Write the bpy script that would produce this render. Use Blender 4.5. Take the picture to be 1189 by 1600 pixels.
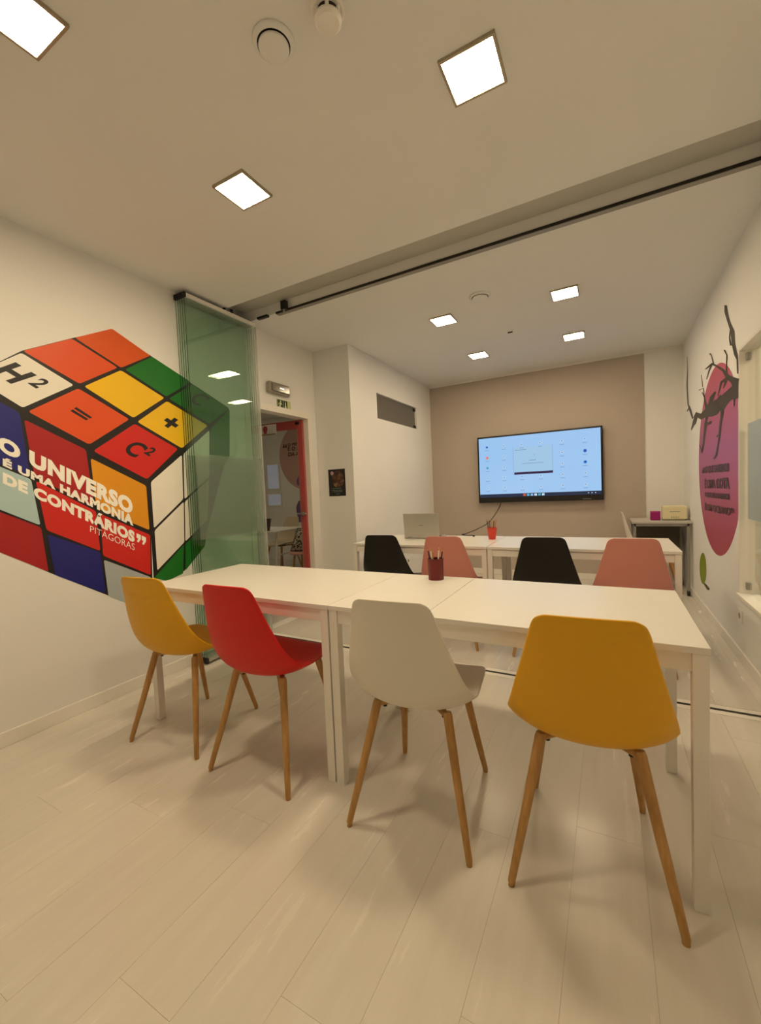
import bpy, bmesh, math, random
from mathutils import Vector, Matrix
random.seed(7)
for o in list(bpy.data.objects): bpy.data.objects.remove(o)
SC = bpy.context.scene
COL = SC.collection

# ------------------------------------------------------------------ camera
F_PX, YAW, PITCH, ROLL, EYE = 654.08, -0.5000, -0.0479, -0.0430, 1.1867
_fw = Vector((math.sin(YAW)*math.cos(PITCH), math.cos(YAW)*math.cos(PITCH), math.sin(PITCH)))
_r0 = Vector((math.cos(YAW), -math.sin(YAW), 0)); _u0 = _r0.cross(_fw)
RT = _r0*math.cos(ROLL) + _u0*math.sin(ROLL)
UP = -_r0*math.sin(ROLL) + _u0*math.cos(ROLL)
cam_d = bpy.data.cameras.new('camera'); cam = bpy.data.objects.new('camera', cam_d); COL.objects.link(cam)
cam_d.sensor_fit = 'HORIZONTAL'; cam_d.sensor_width = 36; cam_d.lens = 36*F_PX/1189
cam_d.clip_start = 0.02; cam_d.clip_end = 60
M4 = Matrix((RT, UP, -_fw)).transposed().to_4x4(); M4.translation = (0, 0, EYE)
cam.matrix_world = M4
SC.camera = cam
SC.cycles.transparent_max_bounces = 24

# ------------------------------------------------------------------ world, exposure
W = bpy.data.worlds.new('world'); SC.world = W; W.use_nodes = True
W.node_tree.nodes['Background'].inputs[0].default_value = (0.9, 0.75, 0.55, 1)
W.node_tree.nodes['Background'].inputs[1].default_value = 0.02
SC.view_settings.view_transform = 'Standard'; SC.view_settings.look = 'None'
SC.view_settings.gamma = 1; SC.view_settings.use_curve_mapping = False
SC.view_settings.exposure = 0.0
LAMP_COL = (1.0, 0.79, 0.50); LAMP, LAMP_REAR = 128.0, 83.0

# ------------------------------------------------------------------ room constants (metres)
WL, WR = -2.662, 0.735            # left and right wall faces
YB, YF = 5.70, -1.30              # tv wall, wall behind the camera
CE = 2.65                         # ceiling
XP, YP = -2.227, 3.552            # the wall steps in behind the door
YT = 2.638                        # track of the folding glass wall
XW1 = 0.375                       # end of the beige panel
HALL_L, HALL_F, HALL_N = -6.6, 6.0, 1.2

def at(axis, val, px, py):
    """photo pixel -> point on the plane axis = val"""
    d = RT*((px-594.5)/F_PX) + UP*((800-py)/F_PX) + _fw
    o = Vector((0, 0, EYE)); t = (val-o[axis])/d[axis]
    return o + d*t

# ------------------------------------------------------------------ materials
def srgb(r, g, b):
    f = lambda c: (c/255/12.92) if c <= 10 else (((c/255)+0.055)/1.055)**2.4
    return (f(r), f(g), f(b), 1)
MATS = {}
def mat(name, rgb, rough=0.5, metal=0.0, spec=0.5, var=0.03, scale=6.0, bump=0.0, coat=0.0, emit=None, estr=0.0, stretch=None):
    if name in MATS: return MATS[name]
    m = bpy.data.materials.new(name); m.use_nodes = True; MATS[name] = m
    nt = m.node_tree; b = nt.nodes['Principled BSDF']
    c = srgb(*rgb)
    b.inputs['Roughness'].default_value = rough; b.inputs['Metallic'].default_value = metal
    b.inputs['Specular IOR Level'].default_value = spec; b.inputs['Coat Weight'].default_value = coat
    tc = nt.nodes.new('ShaderNodeTexCoord'); mp = nt.nodes.new('ShaderNodeMapping')
    nt.links.new(tc.outputs['Object'], mp.inputs[0])
    if stretch: mp.inputs['Scale'].default_value = stretch
    nz = nt.nodes.new('ShaderNodeTexNoise'); nz.inputs['Scale'].default_value = scale; nz.inputs['Detail'].default_value = 4
    nt.links.new(mp.outputs[0], nz.inputs['Vector'])
    mx = nt.nodes.new('ShaderNodeMix'); mx.data_type = 'RGBA'
    mx.inputs[6].default_value = tuple(min(1, x*(1-var)) for x in c[:3])+(1,)
    mx.inputs[7].default_value = tuple(min(1, x*(1+var)) for x in c[:3])+(1,)
    nt.links.new(nz.outputs['Fac'], mx.inputs[0]); nt.links.new(mx.outputs[2], b.inputs['Base Color'])
    if bump:
        bp = nt.nodes.new('ShaderNodeBump'); bp.inputs['Strength'].default_value = bump; bp.inputs['Distance'].default_value = 0.002
        nt.links.new(nz.outputs['Fac'], bp.inputs['Height']); nt.links.new(bp.outputs[0], b.inputs['Normal'])
    if emit:
        b.inputs['Emission Color'].default_value = tuple(emit[:3])+(1,); b.inputs['Emission Strength'].default_value = estr
    return m

def floor_mat():
    m = bpy.data.materials.new('vinyl_plank'); m.use_nodes = True
    nt = m.node_tree; b = nt.nodes['Principled BSDF']; N = nt.nodes.new; L = nt.links.new
    g = N('ShaderNodeNewGeometry'); oi = N('ShaderNodeObjectInfo')
    mp = N('ShaderNodeMapping'); mp.inputs['Scale'].default_value = (9, 0.9, 1); L(g.outputs['Position'], mp.inputs[0])
    off = N('ShaderNodeVectorMath'); off.operation = 'ADD'; cb = N('ShaderNodeCombineXYZ')
    mul = N('ShaderNodeMath'); mul.operation = 'MULTIPLY'; mul.inputs[1].default_value = 40; L(oi.outputs['Random'], mul.inputs[0])
    L(mul.outputs[0], cb.inputs[1]); L(mul.outputs[0], cb.inputs[2]); L(mp.outputs[0], off.inputs[0]); L(cb.outputs[0], off.inputs[1])
    nz = N('ShaderNodeTexNoise'); nz.inputs['Scale'].default_value = 2.2; nz.inputs['Detail'].default_value = 7; nz.inputs['Roughness'].default_value = 0.62
    L(off.outputs[0], nz.inputs['Vector'])
    cr = N('ShaderNodeValToRGB'); e = cr.color_ramp.elements
    e[0].position = 0.25; e[0].color = srgb(214, 208, 197); e[1].position = 0.75; e[1].color = srgb(222, 217, 207)
    L(nz.outputs['Fac'], cr.inputs[0])
    hv = N('ShaderNodeHueSaturation'); mr = N('ShaderNodeMapRange'); mr.inputs['To Min'].default_value = 0.985; mr.inputs['To Max'].default_value = 1.012
    L(oi.outputs['Random'], mr.inputs[0]); L(mr.outputs[0], hv.inputs['Value']); L(cr.outputs[0], hv.inputs['Color']); L(hv.outputs[0], b.inputs['Base Color'])
    rr = N('ShaderNodeMapRange'); rr.inputs['To Min'].default_value = 0.21; rr.inputs['To Max'].default_value = 0.31; L(nz.outputs['Fac'], rr.inputs[0]); L(rr.outputs[0], b.inputs['Roughness'])
    bp = N('ShaderNodeBump'); bp.inputs['Strength'].default_value = 0.10; bp.inputs['Distance'].default_value = 0.0015; L(nz.outputs['Fac'], bp.inputs['Height']); L(bp.outputs[0], b.inputs['Normal'])
    return m

def wood_mat(name, a, c):
    m = bpy.data.materials.new(name); m.use_nodes = True
    nt = m.node_tree; b = nt.nodes['Principled BSDF']; N = nt.nodes.new; L = nt.links.new
    tc = N('ShaderNodeTexCoord'); mp = N('ShaderNodeMapping'); mp.inputs['Scale'].default_value = (40, 40, 4); L(tc.outputs['Object'], mp.inputs[0])
    nz = N('ShaderNodeTexNoise'); nz.inputs['Scale'].default_value = 2; nz.inputs['Detail'].default_value = 5; L(mp.outputs[0], nz.inputs['Vector'])
    cr = N('ShaderNodeValToRGB'); cr.color_ramp.elements[0].color = srgb(*a); cr.color_ramp.elements[1].color = srgb(*c)
    cr.color_ramp.elements[0].position = .3; cr.color_ramp.elements[1].position = .7
    L(nz.outputs['Fac'], cr.inputs[0]); L(cr.outputs[0], b.inputs['Base Color']); b.inputs['Roughness'].default_value = 0.42
    return m

def glass_mat(name, tint, rough=0.0, diffuse=0.0, dcol=(1, 1, 1), gloss=1.0):
    """thin architectural glass: tinted see-through plus a fresnel mirror, optionally frosted"""
    m = bpy.data.materials.new(name); m.use_nodes = True
    nt = m.node_tree; nt.nodes.clear(); N = nt.nodes.new; L = nt.links.new
    out = N('ShaderNodeOutputMaterial'); tr = N('ShaderNodeBsdfTransparent'); tr.inputs[0].default_value = tuple(tint)+(1,)
    gl = N('ShaderNodeBsdfGlossy'); gl.inputs['Roughness'].default_value = rough; gl.inputs[0].default_value = (1, 1, 1, 1)
    fr = N('ShaderNodeFresnel'); fr.inputs[0].default_value = 1.45
    nz = N('ShaderNodeTexNoise'); nz.inputs['Scale'].default_value = 1.5
    base = tr
    if diffuse > 0:
        df = N('ShaderNodeBsdfDiffuse'); df.inputs[0].default_value = tuple(dcol)+(1,)
        tl = N('ShaderNodeBsdfTranslucent'); tl.inputs[0].default_value = tuple(dcol)+(1,)
        ml = N('ShaderNodeMixShader'); ml.inputs[0].default_value = 0.5; L(df.outputs[0], ml.inputs[1]); L(tl.outputs[0], ml.inputs[2])
        md = N('ShaderNodeMixShader'); mr = N('ShaderNodeMapRange'); mr.inputs['To Min'].default_value = diffuse-0.03; mr.inputs['To Max'].default_value = diffuse+0.03
        L(nz.outputs['Fac'], mr.inputs[0]); L(mr.outputs[0], md.inputs[0]); L(tr.outputs[0], md.inputs[1]); L(ml.outputs[0], md.inputs[2]); base = md
    mx = N('ShaderNodeMixShader'); ms = N('ShaderNodeMath'); ms.operation = 'MULTIPLY'; ms.inputs[1].default_value = gloss
    ge = N('ShaderNodeNewGeometry'); iv = N('ShaderNodeMath'); iv.operation = 'SUBTRACT'; iv.inputs[0].default_value = 1; L(ge.outputs['Backfacing'], iv.inputs[1])
    mf = N('ShaderNodeMath'); mf.operation = 'MULTIPLY'; L(fr.outputs[0], mf.inputs[0]); L(iv.outputs[0], mf.inputs[1]); L(mf.outputs[0], ms.inputs[0]); L(ms.outputs[0], mx.inputs[0]); L(base.outputs[0], mx.inputs[1]); L(gl.outputs[0], mx.inputs[2]); L(mx.outputs[0], out.inputs[0])
    return m

def emit_mat(name, rgb, s):
    m = bpy.data.materials.new(name); m.use_nodes = True; nt = m.node_tree; nt.nodes.clear()
    out = nt.nodes.new('ShaderNodeOutputMaterial'); e = nt.nodes.new('ShaderNodeEmission')
    e.inputs[0].default_value = tuple(rgb)[:3]+(1,); e.inputs[1].default_value = s; nt.links.new(e.outputs[0], out.inputs[0])
    return m

M_wall = mat('wall_paint', (233, 232, 229), 0.75, var=0.015, scale=3)
M_ceil = mat('ceiling_paint', (229, 229, 227), 0.8, var=0.012, scale=2)
M_beige = mat('beige_paint', (184, 172, 160), 0.75, var=0.02, scale=3)
M_trim = mat('white_trim', (236, 232, 224), 0.4, var=0.01)
M_floor = floor_mat()
M_sub = mat('floor_joint', (196, 189, 177), 0.7)
M_table = mat('white_laminate', (229, 226, 220), 0.32, var=0.008, scale=12)
M_tleg = mat('white_lacquer', (236, 232, 224), 0.4, var=0.01, scale=12)
M_wood = wood_mat('beech_leg', (172, 126, 66), (194, 149, 88))
M_black = mat('black_plastic', (14, 13, 13), 0.45)
M_rub = mat('black_rubber', (10, 9, 9), 0.6)
M_alu = mat('aluminium', (190, 188, 182), 0.38, metal=0.7, var=0.03)
M_alud = mat('grey_rail', (150, 147, 140), 0.5, metal=0.2, var=0.03)
M_dark = mat('dark_groove', (40, 34, 26), 0.7)
M_chrome = mat('chrome', (205, 203, 200), 0.18, metal=1.0)
M_steel = mat('grey_steel', (150, 148, 142), 0.45, metal=0.4)
M_ring = mat('lamp_ring', (168, 156, 134), 0.4, metal=0.4)
M_lamp = emit_mat('lamp_diffuser', LAMP_COL, LAMP); M_lamp2 = emit_mat('lamp_diffuser_rear', LAMP_COL, LAMP_REAR)
M_glass = glass_mat('green_glass', (0.872, 0.922, 0.886), gloss=1.0)
M_gedge = mat('glass_edge', (22, 40, 32), 0.2)
M_film = glass_mat('frosted_film', (0.90, 0.92, 0.91), rough=0.25, diffuse=0.34, dcol=(0.46, 0.52, 0.46), gloss=0.5)
M_clear = glass_mat('clear_glass', (0.95, 0.965, 0.955))
M_seal = glass_mat('clear_seal', (0.86, 0.86, 0.84), rough=0.3, diffuse=0.45, dcol=(0.85, 0.85, 0.82))

# ------------------------------------------------------------------ mesh helpers
class MB:
    def __init__(s): s.v = []; s.f = []; s.mi = []; s.cur = 0
    def add(s, vs, fs):
        n = len(s.v); s.v += [tuple(p) for p in vs]
        for f in fs: s.f.append([i+n for i in f]); s.mi.append(s.cur)
        return s
    def box(s, x0, x1, y0, y1, z0, z1):
        x0, x1 = min(x0, x1), max(x0, x1); y0, y1 = min(y0, y1), max(y0, y1); z0, z1 = min(z0, z1), max(z0, z1)
        return s.add([(x0,y0,z0),(x1,y0,z0),(x1,y1,z0),(x0,y1,z0),(x0,y0,z1),(x1,y0,z1),(x1,y1,z1),(x0,y1,z1)],
              [(0,3,2,1),(4,5,6,7),(0,1,5,4),(1,2,6,5),(2,3,7,6),(3,0,4,7)])
    def tube(s, a, b, ra, rb=None, n=14, caps=True):
        a, b = Vector(a), Vector(b); rb = ra if rb is None else rb
        d = (b-a).normalized(); t = Vector((0,0,1)) if abs(d.z) < .9 else Vector((1,0,0))
        e1 = d.cross(t).normalized(); e2 = d.cross(e1)
        vs = []
        for c, r in ((a, ra), (b, rb)):
            for k in range(n):
                w = 2*math.pi*k/n; vs.append(c+e1*(r*math.cos(w))+e2*(r*math.sin(w)))
        fs = [(k, (k+1) % n, n+(k+1) % n, n+k) for k in range(n)]
        if caps: fs += [tuple(range(n))[::-1], tuple(range(n, 2*n))]
        return s.add(vs, fs)
    def path(s, pts, r, n=8):
        pts = [Vector(p) for p in pts]; vs = []; fs = []
        for i, p in enumerate(pts):
            d = (pts[min(i+1, len(pts)-1)]-pts[max(i-1, 0)]).normalized()
            t = Vector((0.13, 0.31, 1)).normalized(); e1 = d.cross(t).normalized(); e2 = d.cross(e1)
            rr = r[i] if isinstance(r, (list, tuple)) else r
            for k in range(n):
                w = 2*math.pi*k/n; vs.append(p+e1*(rr*math.cos(w))+e2*(rr*math.sin(w)))
        for i in range(len(pts)-1):
            for k in range(n): fs.append((i*n+k, i*n+(k+1) % n, (i+1)*n+(k+1) % n, (i+1)*n+k))
        fs += [tuple(range(n))[::-1], tuple(range((len(pts)-1)*n, len(pts)*n))]
        return s.add(vs, fs)
    def lathe(s, prof, n=32, c=(0,0,0), axis=2):
        vs = []; fs = []
        for (r, h) in prof:
            for k in range(n):
                w = 2*math.pi*k/n; p = (r*math.cos(w), r*math.sin(w), h)
                if axis == 0: p = (h, p[0], p[1])
                if axis == 1: p = (p[0], h, p[1])
                vs.append((c[0]+p[0], c[1]+p[1], c[2]+p[2]))
        for i in range(len(prof)-1):
            for k in range(n): fs.append((i*n+k, i*n+(k+1) % n, (i+1)*n+(k+1) % n, (i+1)*n+k))
        fs += [tuple(range(n))[::-1], tuple(range((len(prof)-1)*n, len(prof)*n))]
        return s.add(vs, fs)
    def poly(s, pts): return s.add(pts, [tuple(range(len(pts)))])
    def prism(s, pts, d):
        """polygon pts extruded by the vector d"""
        n = len(pts); d = Vector(d); a = [Vector(p) for p in pts]; b = [p+d for p in a]
        return s.add(a+b, [tuple(range(n))[::-1], tuple(range(n, 2*n))]+[(i, (i+1) % n, n+(i+1) % n, n+i) for i in range(n)])
    def build(s, name, m, parent=None, smooth=False, bevel=0.0, loc=None, seg=2):
        me = bpy.data.meshes.new(name); me.from_pydata(s.v, [], s.f); me.validate()
        ms = m if isinstance(m, (list, tuple)) else [m]
        for q in ms: me.materials.append(q)
        for p, i in zip(me.polygons, s.mi): p.material_index = min(i, len(ms)-1)
        bm = bmesh.new(); bm.from_mesh(me); bmesh.ops.recalc_face_normals(bm, faces=bm.faces); bm.to_mesh(me); bm.free()
        o = bpy.data.objects.new(name, me); COL.objects.link(o)
        if parent: o.parent = parent
        if loc is not None: o.location = loc
        if smooth:
            for p in me.polygons: p.use_smooth = True
            me.set_sharp_from_angle(angle=math.radians(40))
        if bevel:
            b = o.modifiers.new('bevel', 'BEVEL'); b.width = bevel; b.segments = seg; b.limit_method = 'ANGLE'
        return o

def tag(o, label, cat, group=None):
    o['label'] = label; o['category'] = cat
    if group: o['group'] = group
    return o
def struct(o): o['kind'] = 'structure'; return o
def empty(name, loc=(0,0,0), rz=0, label=None, cat=None, group=None):
    o = bpy.data.objects.new(name, None); COL.objects.link(o); o.location = loc; o.rotation_euler = (0,0,rz)
    o.empty_display_size = 0.1
    if label: tag(o, label, cat, group)
    return o
def copy_tree(o, parent=None):
    c = o.copy(); COL.objects.link(c)
    if parent: c.parent = parent
    for ch in list(o.children): copy_tree(ch, c)
    return c

# lettering: Blender's own outline font turned into mesh, laid into a four-cornered field on a surface
_caps = {}
def text_verts(txt, bold=0.0, spacing=1.0):
    cu = bpy.data.curves.new('lettering', 'FONT'); cu.body = txt; cu.offset = bold; cu.space_character = spacing; cu.resolution_u = 4
    o = bpy.data.objects.new('lettering_tmp', cu); COL.objects.link(o)
    dg = bpy.context.evaluated_depsgraph_get(); me = bpy.data.meshes.new_from_object(o.evaluated_get(dg))
    bpy.data.objects.remove(o); bpy.data.curves.remove(cu)
    vs = [v.co.copy() for v in me.vertices]; fs = [tuple(p.vertices) for p in me.polygons]; bpy.data.meshes.remove(me)
    return vs, fs
def cap_h(bold):
    if bold not in _caps:
        vs, _ = text_verts('H', bold); _caps[bold] = (min(v.y for v in vs), max(v.y for v in vs))
    return _caps[bold]
def text_quad(mb, txt, quad, bold=0.0, spacing=1.0, fit=False):
    """quad: top-left, top-right, bottom-right, bottom-left points; capitals fill its height"""
    vs, fs = text_verts(txt, bold, spacing)
    x0 = min(v.x for v in vs); x1 = max(v.x for v in vs); y0, y1 = cap_h(bold)
    if fit: y0 = min(v.y for v in vs); y1 = max(v.y for v in vs)
    tl, tr, br, bl = [Vector(q) for q in quad]; out = []
    for v in vs:
        u = (v.x-x0)/(x1-x0); w = (v.y-y0)/(y1-y0)
        out.append((bl*(1-u)+br*u)*(1-w)+(tl*(1-u)+tr*u)*w)
    mb.add(out, fs); return mb
def quote_marks(mb, quad, opening=False):
    tl, tr_, br_, bl = [Vector(q) for q in quad]
    for k in (0, .54):
        P = [(0, 1), (.44, 1), (.44, .52), (.22, 0), (.04, 0), (.16, .45), (0, .45)]
        P = [(x+k, y) for x, y in P]
        if opening: P = [(1-x, 1-y) for x, y in P]
        mb.poly([(bl*(1-u)+br_*u)*(1-w)+(tl*(1-u)+tr_*u)*w for u, w in P])
def rounded(pts, k=0.06, n=3):
    """round the corners of a polygon"""
    pts = [Vector(p) for p in pts]; out = []; N = len(pts)
    for i in range(N):
        p, a, b = pts[i], pts[i-1], pts[(i+1) % N]
        q0 = p+(a-p)*k; q1 = p+(b-p)*k
        for j in range(n+1):
            t = j/n; out.append(q0*(1-t)**2+p*2*t*(1-t)+q1*t*t)
    return out

# ------------------------------------------------------------------ setting: floor
fl = MB().box(HALL_L, WR+1.6, YF-0.1, HALL_F+0.1, -0.08, -0.0025).build('floor', M_sub); struct(fl)
PW, PL = 0.196, 1.22
def plank_rows(x0, x1, y0, y1, mesh_cache={}):
    nx = int(math.ceil((x1-x0)/PW))
    for i in range(nx):
        xa = x0+i*PW; xb = min(xa+PW, x1); y = y0-((i*0.437) % 1.0)*PL
        while y < y1:
            ya, yb = max(y, y0), min(y+PL, y1); y += PL
            if yb-ya < 0.02: continue
            key = (round(xb-xa, 4), round(yb-ya, 4))
            g = 0.0003
            if key not in mesh_cache:
                mesh_cache[key] = MB().box(g, xb-xa-g, g, yb-ya-g, -0.0025, 0).build('plank', M_floor, fl, loc=(xa, ya, 0)).data
            else:
                o = bpy.data.objects.new('plank', mesh_cache[key]); COL.objects.link(o); o.parent = fl; o.location = (xa, ya, 0)
plank_rows(WL, WR, YF, YT-0.0505)
plank_rows(WL, WR, YT+0.0505, YB)
hf = MB().box(HALL_L, WL-0.1, HALL_N, HALL_F, -0.0024, 0.0).build('floor_hall', mat('hall_vinyl', (206, 200, 190), 0.35)); struct(hf)
MB().box(WL-0.1, WL, 2.6, 3.42, -0.0024, 0.0).build('threshold', M_trim, hf)

# floor track of the glass wall
ft = empty('floor_track', (0, YT, 0), 0, 'flat pale floor track with a dark slot under the folding glass wall', 'track')
MB().box(WL+.02, WR-.014, -.050, -.012, -.002, .003).build('rail_edge', M_trim, ft, bevel=.001)
MB().box(WL+.02, WR-.014, .012, .050, -.002, .003).build('rail_edge', M_trim, ft, bevel=.001)
MB().box(WL+.02, WR-.014, -.0118, .0118, -.002, .0026).build('slot', M_dark, ft)

# ------------------------------------------------------------------ setting: walls and ceiling
T = 0.10
DY0, DY1, DZ = 2.62, 3.42, 1.965      # door opening
wl = MB().box(WL-T, WL, YF, DY0, 0, CE).box(WL-T, WL, DY1, YP, 0, CE).box(WL-T, WL, DY0, DY1, DZ, CE).build('wall_left', M_wall); struct(wl)
wp = MB().box(WL-T, XP-T, YP, YP+T, 0, CE).build('wall_pier', M_wall); struct(wp)
HY0, HY1, HZ0, HZ1 = 4.10, 5.19, 2.00, 2.28
wa = MB().box(XP-T, XP, YP, HY0, 0, CE).box(XP-T, XP, HY1, YB, 0, CE).box(XP-T, XP, HY0, HY1, 0, HZ0).box(XP-T, XP, HY0, HY1, HZ1, CE).build('wall_alcove', M_wall); struct(wa)
wb = MB().box(XP-T, WR+T, YB, YB+T, 0, CE).build('wall_back', M_wall); struct(wb)
bp = MB().box(XP+.001, XW1, YB-.006, YB-.0005, 0.07, 2.625).build('wall_beige', M_beige, wb)
WY0, WY1, WZ0, WZ1 = 2.72, 3.47, 0.43, 1.985
wr = MB().box(WR, WR+T, YF, WY0, 0, CE).box(WR, WR+T, WY1, YB, 0, CE).box(WR, WR+T, WY0, WY1, 0, WZ0).box(WR, WR+T, WY0, WY1, WZ1, CE).build('wall_right', M_wall); struct(wr)
wf = MB().box(WL-T, WR+T, YF-T, YF, 0, CE).build('wall_front', M_wall); struct(wf)
CY0 = 2.36
ce = MB().box(WL-T, WR+T, YF-T, CY0, CE, CE+.2).box(WL-T, WR+T, CY0, YT, CE+.087, CE+.2).box(WL-T, WR+T, YT, YB+T, CE, CE+.2).build('ceiling', M_ceil); struct(ce)
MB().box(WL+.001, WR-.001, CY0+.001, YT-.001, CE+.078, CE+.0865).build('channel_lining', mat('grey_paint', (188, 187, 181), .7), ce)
# hall behind the door, room behind the side window
hw = MB().box(HALL_L-T, WL-T, HALL_F, HALL_F+T, 0, CE).build('wall_hall_far', M_wall); struct(hw)
h2 = MB().box(HALL_L-T, HALL_L, HALL_N, HALL_F, 0, CE).build('wall_hall_left', M_wall); struct(h2)
h3 = MB().box(HALL_L-T, WL-T, HALL_N-T, HALL_N, 0, CE).build('wall_hall_near', M_wall); struct(h3)
h4 = MB().box(HALL_L-T, WL-T, HALL_N-T, HALL_F+T, CE, CE+.2).box(WL-T, XP-T, YP+T, HALL_F+T, CE, CE+.2).build('ceiling_hall', M_ceil); struct(h4)
h5 = MB().box(WL-T, XP-T, HALL_F, HALL_F+T, 0, CE).build('wall_hall_right', M_wall); struct(h5)
s1 = MB().box(WR+1.5, WR+1.6, 1.5, 5.2, 0, CE).box(WR+T, WR+1.6, 5.2, 5.3, 0, CE).box(WR+T, WR+1.6, 1.4, 1.5, 0, CE).build('wall_side_room', M_wall); struct(s1)
s2 = MB().box(WR+T, WR+1.6, 1.4, 5.3, CE, CE+.2).build('ceiling_side_room', M_ceil); struct(s2)
# baseboards
BH = 0.075
def base(name, *a): return struct(MB().box(*a).build(name, M_trim, bevel=0.003))
base('baseboard_left', WL, WL+.012, YF, DY0-.07, 0, BH)
base('baseboard_right', WR-.012, WR, YF, YB-.012, 0, BH)
base('baseboard_back', XP+.012, WR-.012, YB-.018, YB-.0065, 0, BH)
base('baseboard_alcove', XP, XP+.012, YP, YB-.018, 0, BH)
base('baseboard_pier', WL+.012, XP+.012, YP-.012, YP, 0, BH)
struct(MB().box(XP+.001, WR-.001, YB-.012, YB-.0005, 2.627, CE-.0005).build('trim_1', M_trim))

# ceiling track over the floor track
tr = empty('ceiling_track', (0, YT, CE), 0, 'long grey aluminium ceiling track with a dark slot for the folding glass', 'track')
MB().box(WL+.35, WR-.002, -.002, .034, -.012, -.001).build('rail', M_alud, tr, bevel=0.002)
MB().box(WL+.35, WR-.002, -.008, -.0025, -.009, .006).build('slot', M_dark, tr)

# ------------------------------------------------------------------ ceiling lamps
def lamp_builder():
    t = empty('ceiling_light')
    h, w = 0.097, 0.010
    MB().box(-h, h, -h, -h+w, -.012, -.0005).box(-h, h, h-w, h, -.012, -.0005).box(-h, -h+w, -h+w, h-w, -.012, -.0005).box(h-w, h, -h+w, h-w, -.012, -.0005).build('frame', M_ring, t, bevel=0.001)
    d = h-w
    MB().box(-d, d, -d, d, -.010, -.001).build('diffuser', M_lamp, t)
    return t
LAMPS = [(-1.507, 1.53, 'above the puzzle cube wall and folded glass'), (-0.395, 1.54, 'front right, above the front desks'), (-1.518, 0.662, 'cut by the upper left corner'),
         (-1.232, 3.54, 'left of the middle pair, above the second row of desks'), (-0.272, 3.59, 'right of the middle pair, above the second row of desks'),
         (-0.278, 4.655, 'nearest the screen wall, right one'), (-1.236, 4.67, 'nearest the screen wall, left one')]
proto = lamp_builder()
for i, (x, y, tx) in enumerate(LAMPS):
    o = proto if i == 0 else copy_tree(proto)
    o.location = (x, y, CE); tag(o, 'lit square ceiling lamp '+tx, 'ceiling light', 'square ceiling lamps')
    if y > YT:
        for ch in o.children:
            if ch.name.startswith('diffuser'): ch.data = ch.data.copy(); ch.data.materials[0] = M_lamp2
o = copy_tree(proto); o.location = (-4.4, 3.9, CE); tag(o, 'unseen lamp added to light the hall behind the pink door', 'ceiling light', 'square ceiling lamps')  # added lamp, out of view, so the hall is lit through the doorway
for y, tx in ((2.3, 'first'), (4.3, 'second')):  # pair of unseen lamps added for more bounce behind the side window
    o = copy_tree(proto); o.location = (WR+.75, y, CE); tag(o, tx+' unseen lamp added to brighten the room behind the side window', 'ceiling light', 'square ceiling lamps')

# ceiling fittings
def valve(x, y, r, label):
    t = empty('air_valve', (x, y, CE), 0, label, 'air vent', 'round ceiling air valves')
    MB().lathe([(r*1.34, -.0005), (r*1.34, -.005), (r*1.22, -.012), (r*1.06, -.014), (r*1.04, -.0005)]).build('ring', M_ceil, t, smooth=True)
    MB().lathe([(r*1.04, -.0006), (r*1.04, -.003)]).build('gap', M_dark, t)
    MB().lathe([(r*.5, -.0035), (r*.97, -.016), (r*.97, -.022), (r*.9, -.025), (r*.02, -.027)]).build('disc', M_ceil, t, smooth=True)
valve(-0.926, 1.113, .050, 'round white ceiling air valve beside the smoke detector')
valve(-0.84, 3.268, .060, 'round white ceiling air valve between the rear lamps')
t = empty('smoke_detector', (-0.722, 1.125, CE), 0, 'white round smoke detector with dark slots at the top edge', 'smoke detector')
MB().lathe([(.052, -.0005), (.052, -.010), (.045, -.016), (.040, -.016)]).build('base', M_trim, t, smooth=True)
MB().lathe([(.034, -.014), (.034, -.034)]).build('sensing_chamber', M_dark, t, smooth=True)
for k in range(6):
    a = k*math.pi/3; c, s = math.cos(a)*.036, math.sin(a)*.036
    MB().tube((c, s, -.015), (c, s, -.036), .006, n=8).build('rib', M_trim, t)
MB().lathe([(.041, -.034), (.041, -.040), (.034, -.048), (.005, -.050)]).build('cap', M_trim, t, smooth=True)
t = empty('ceiling_sensor', (-0.794, 4.157, CE), 0, 'tiny dark ceiling sensor between the rear lamps', 'sensor')
MB().lathe([(.035, -.0005), (.035, -.004), (.02, -.008)]).build('plate', M_trim, t, smooth=True)
MB().box(-.022, .022, -.008, .008, -.016, -.006).build('eye', M_dark, t, bevel=.002)

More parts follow.
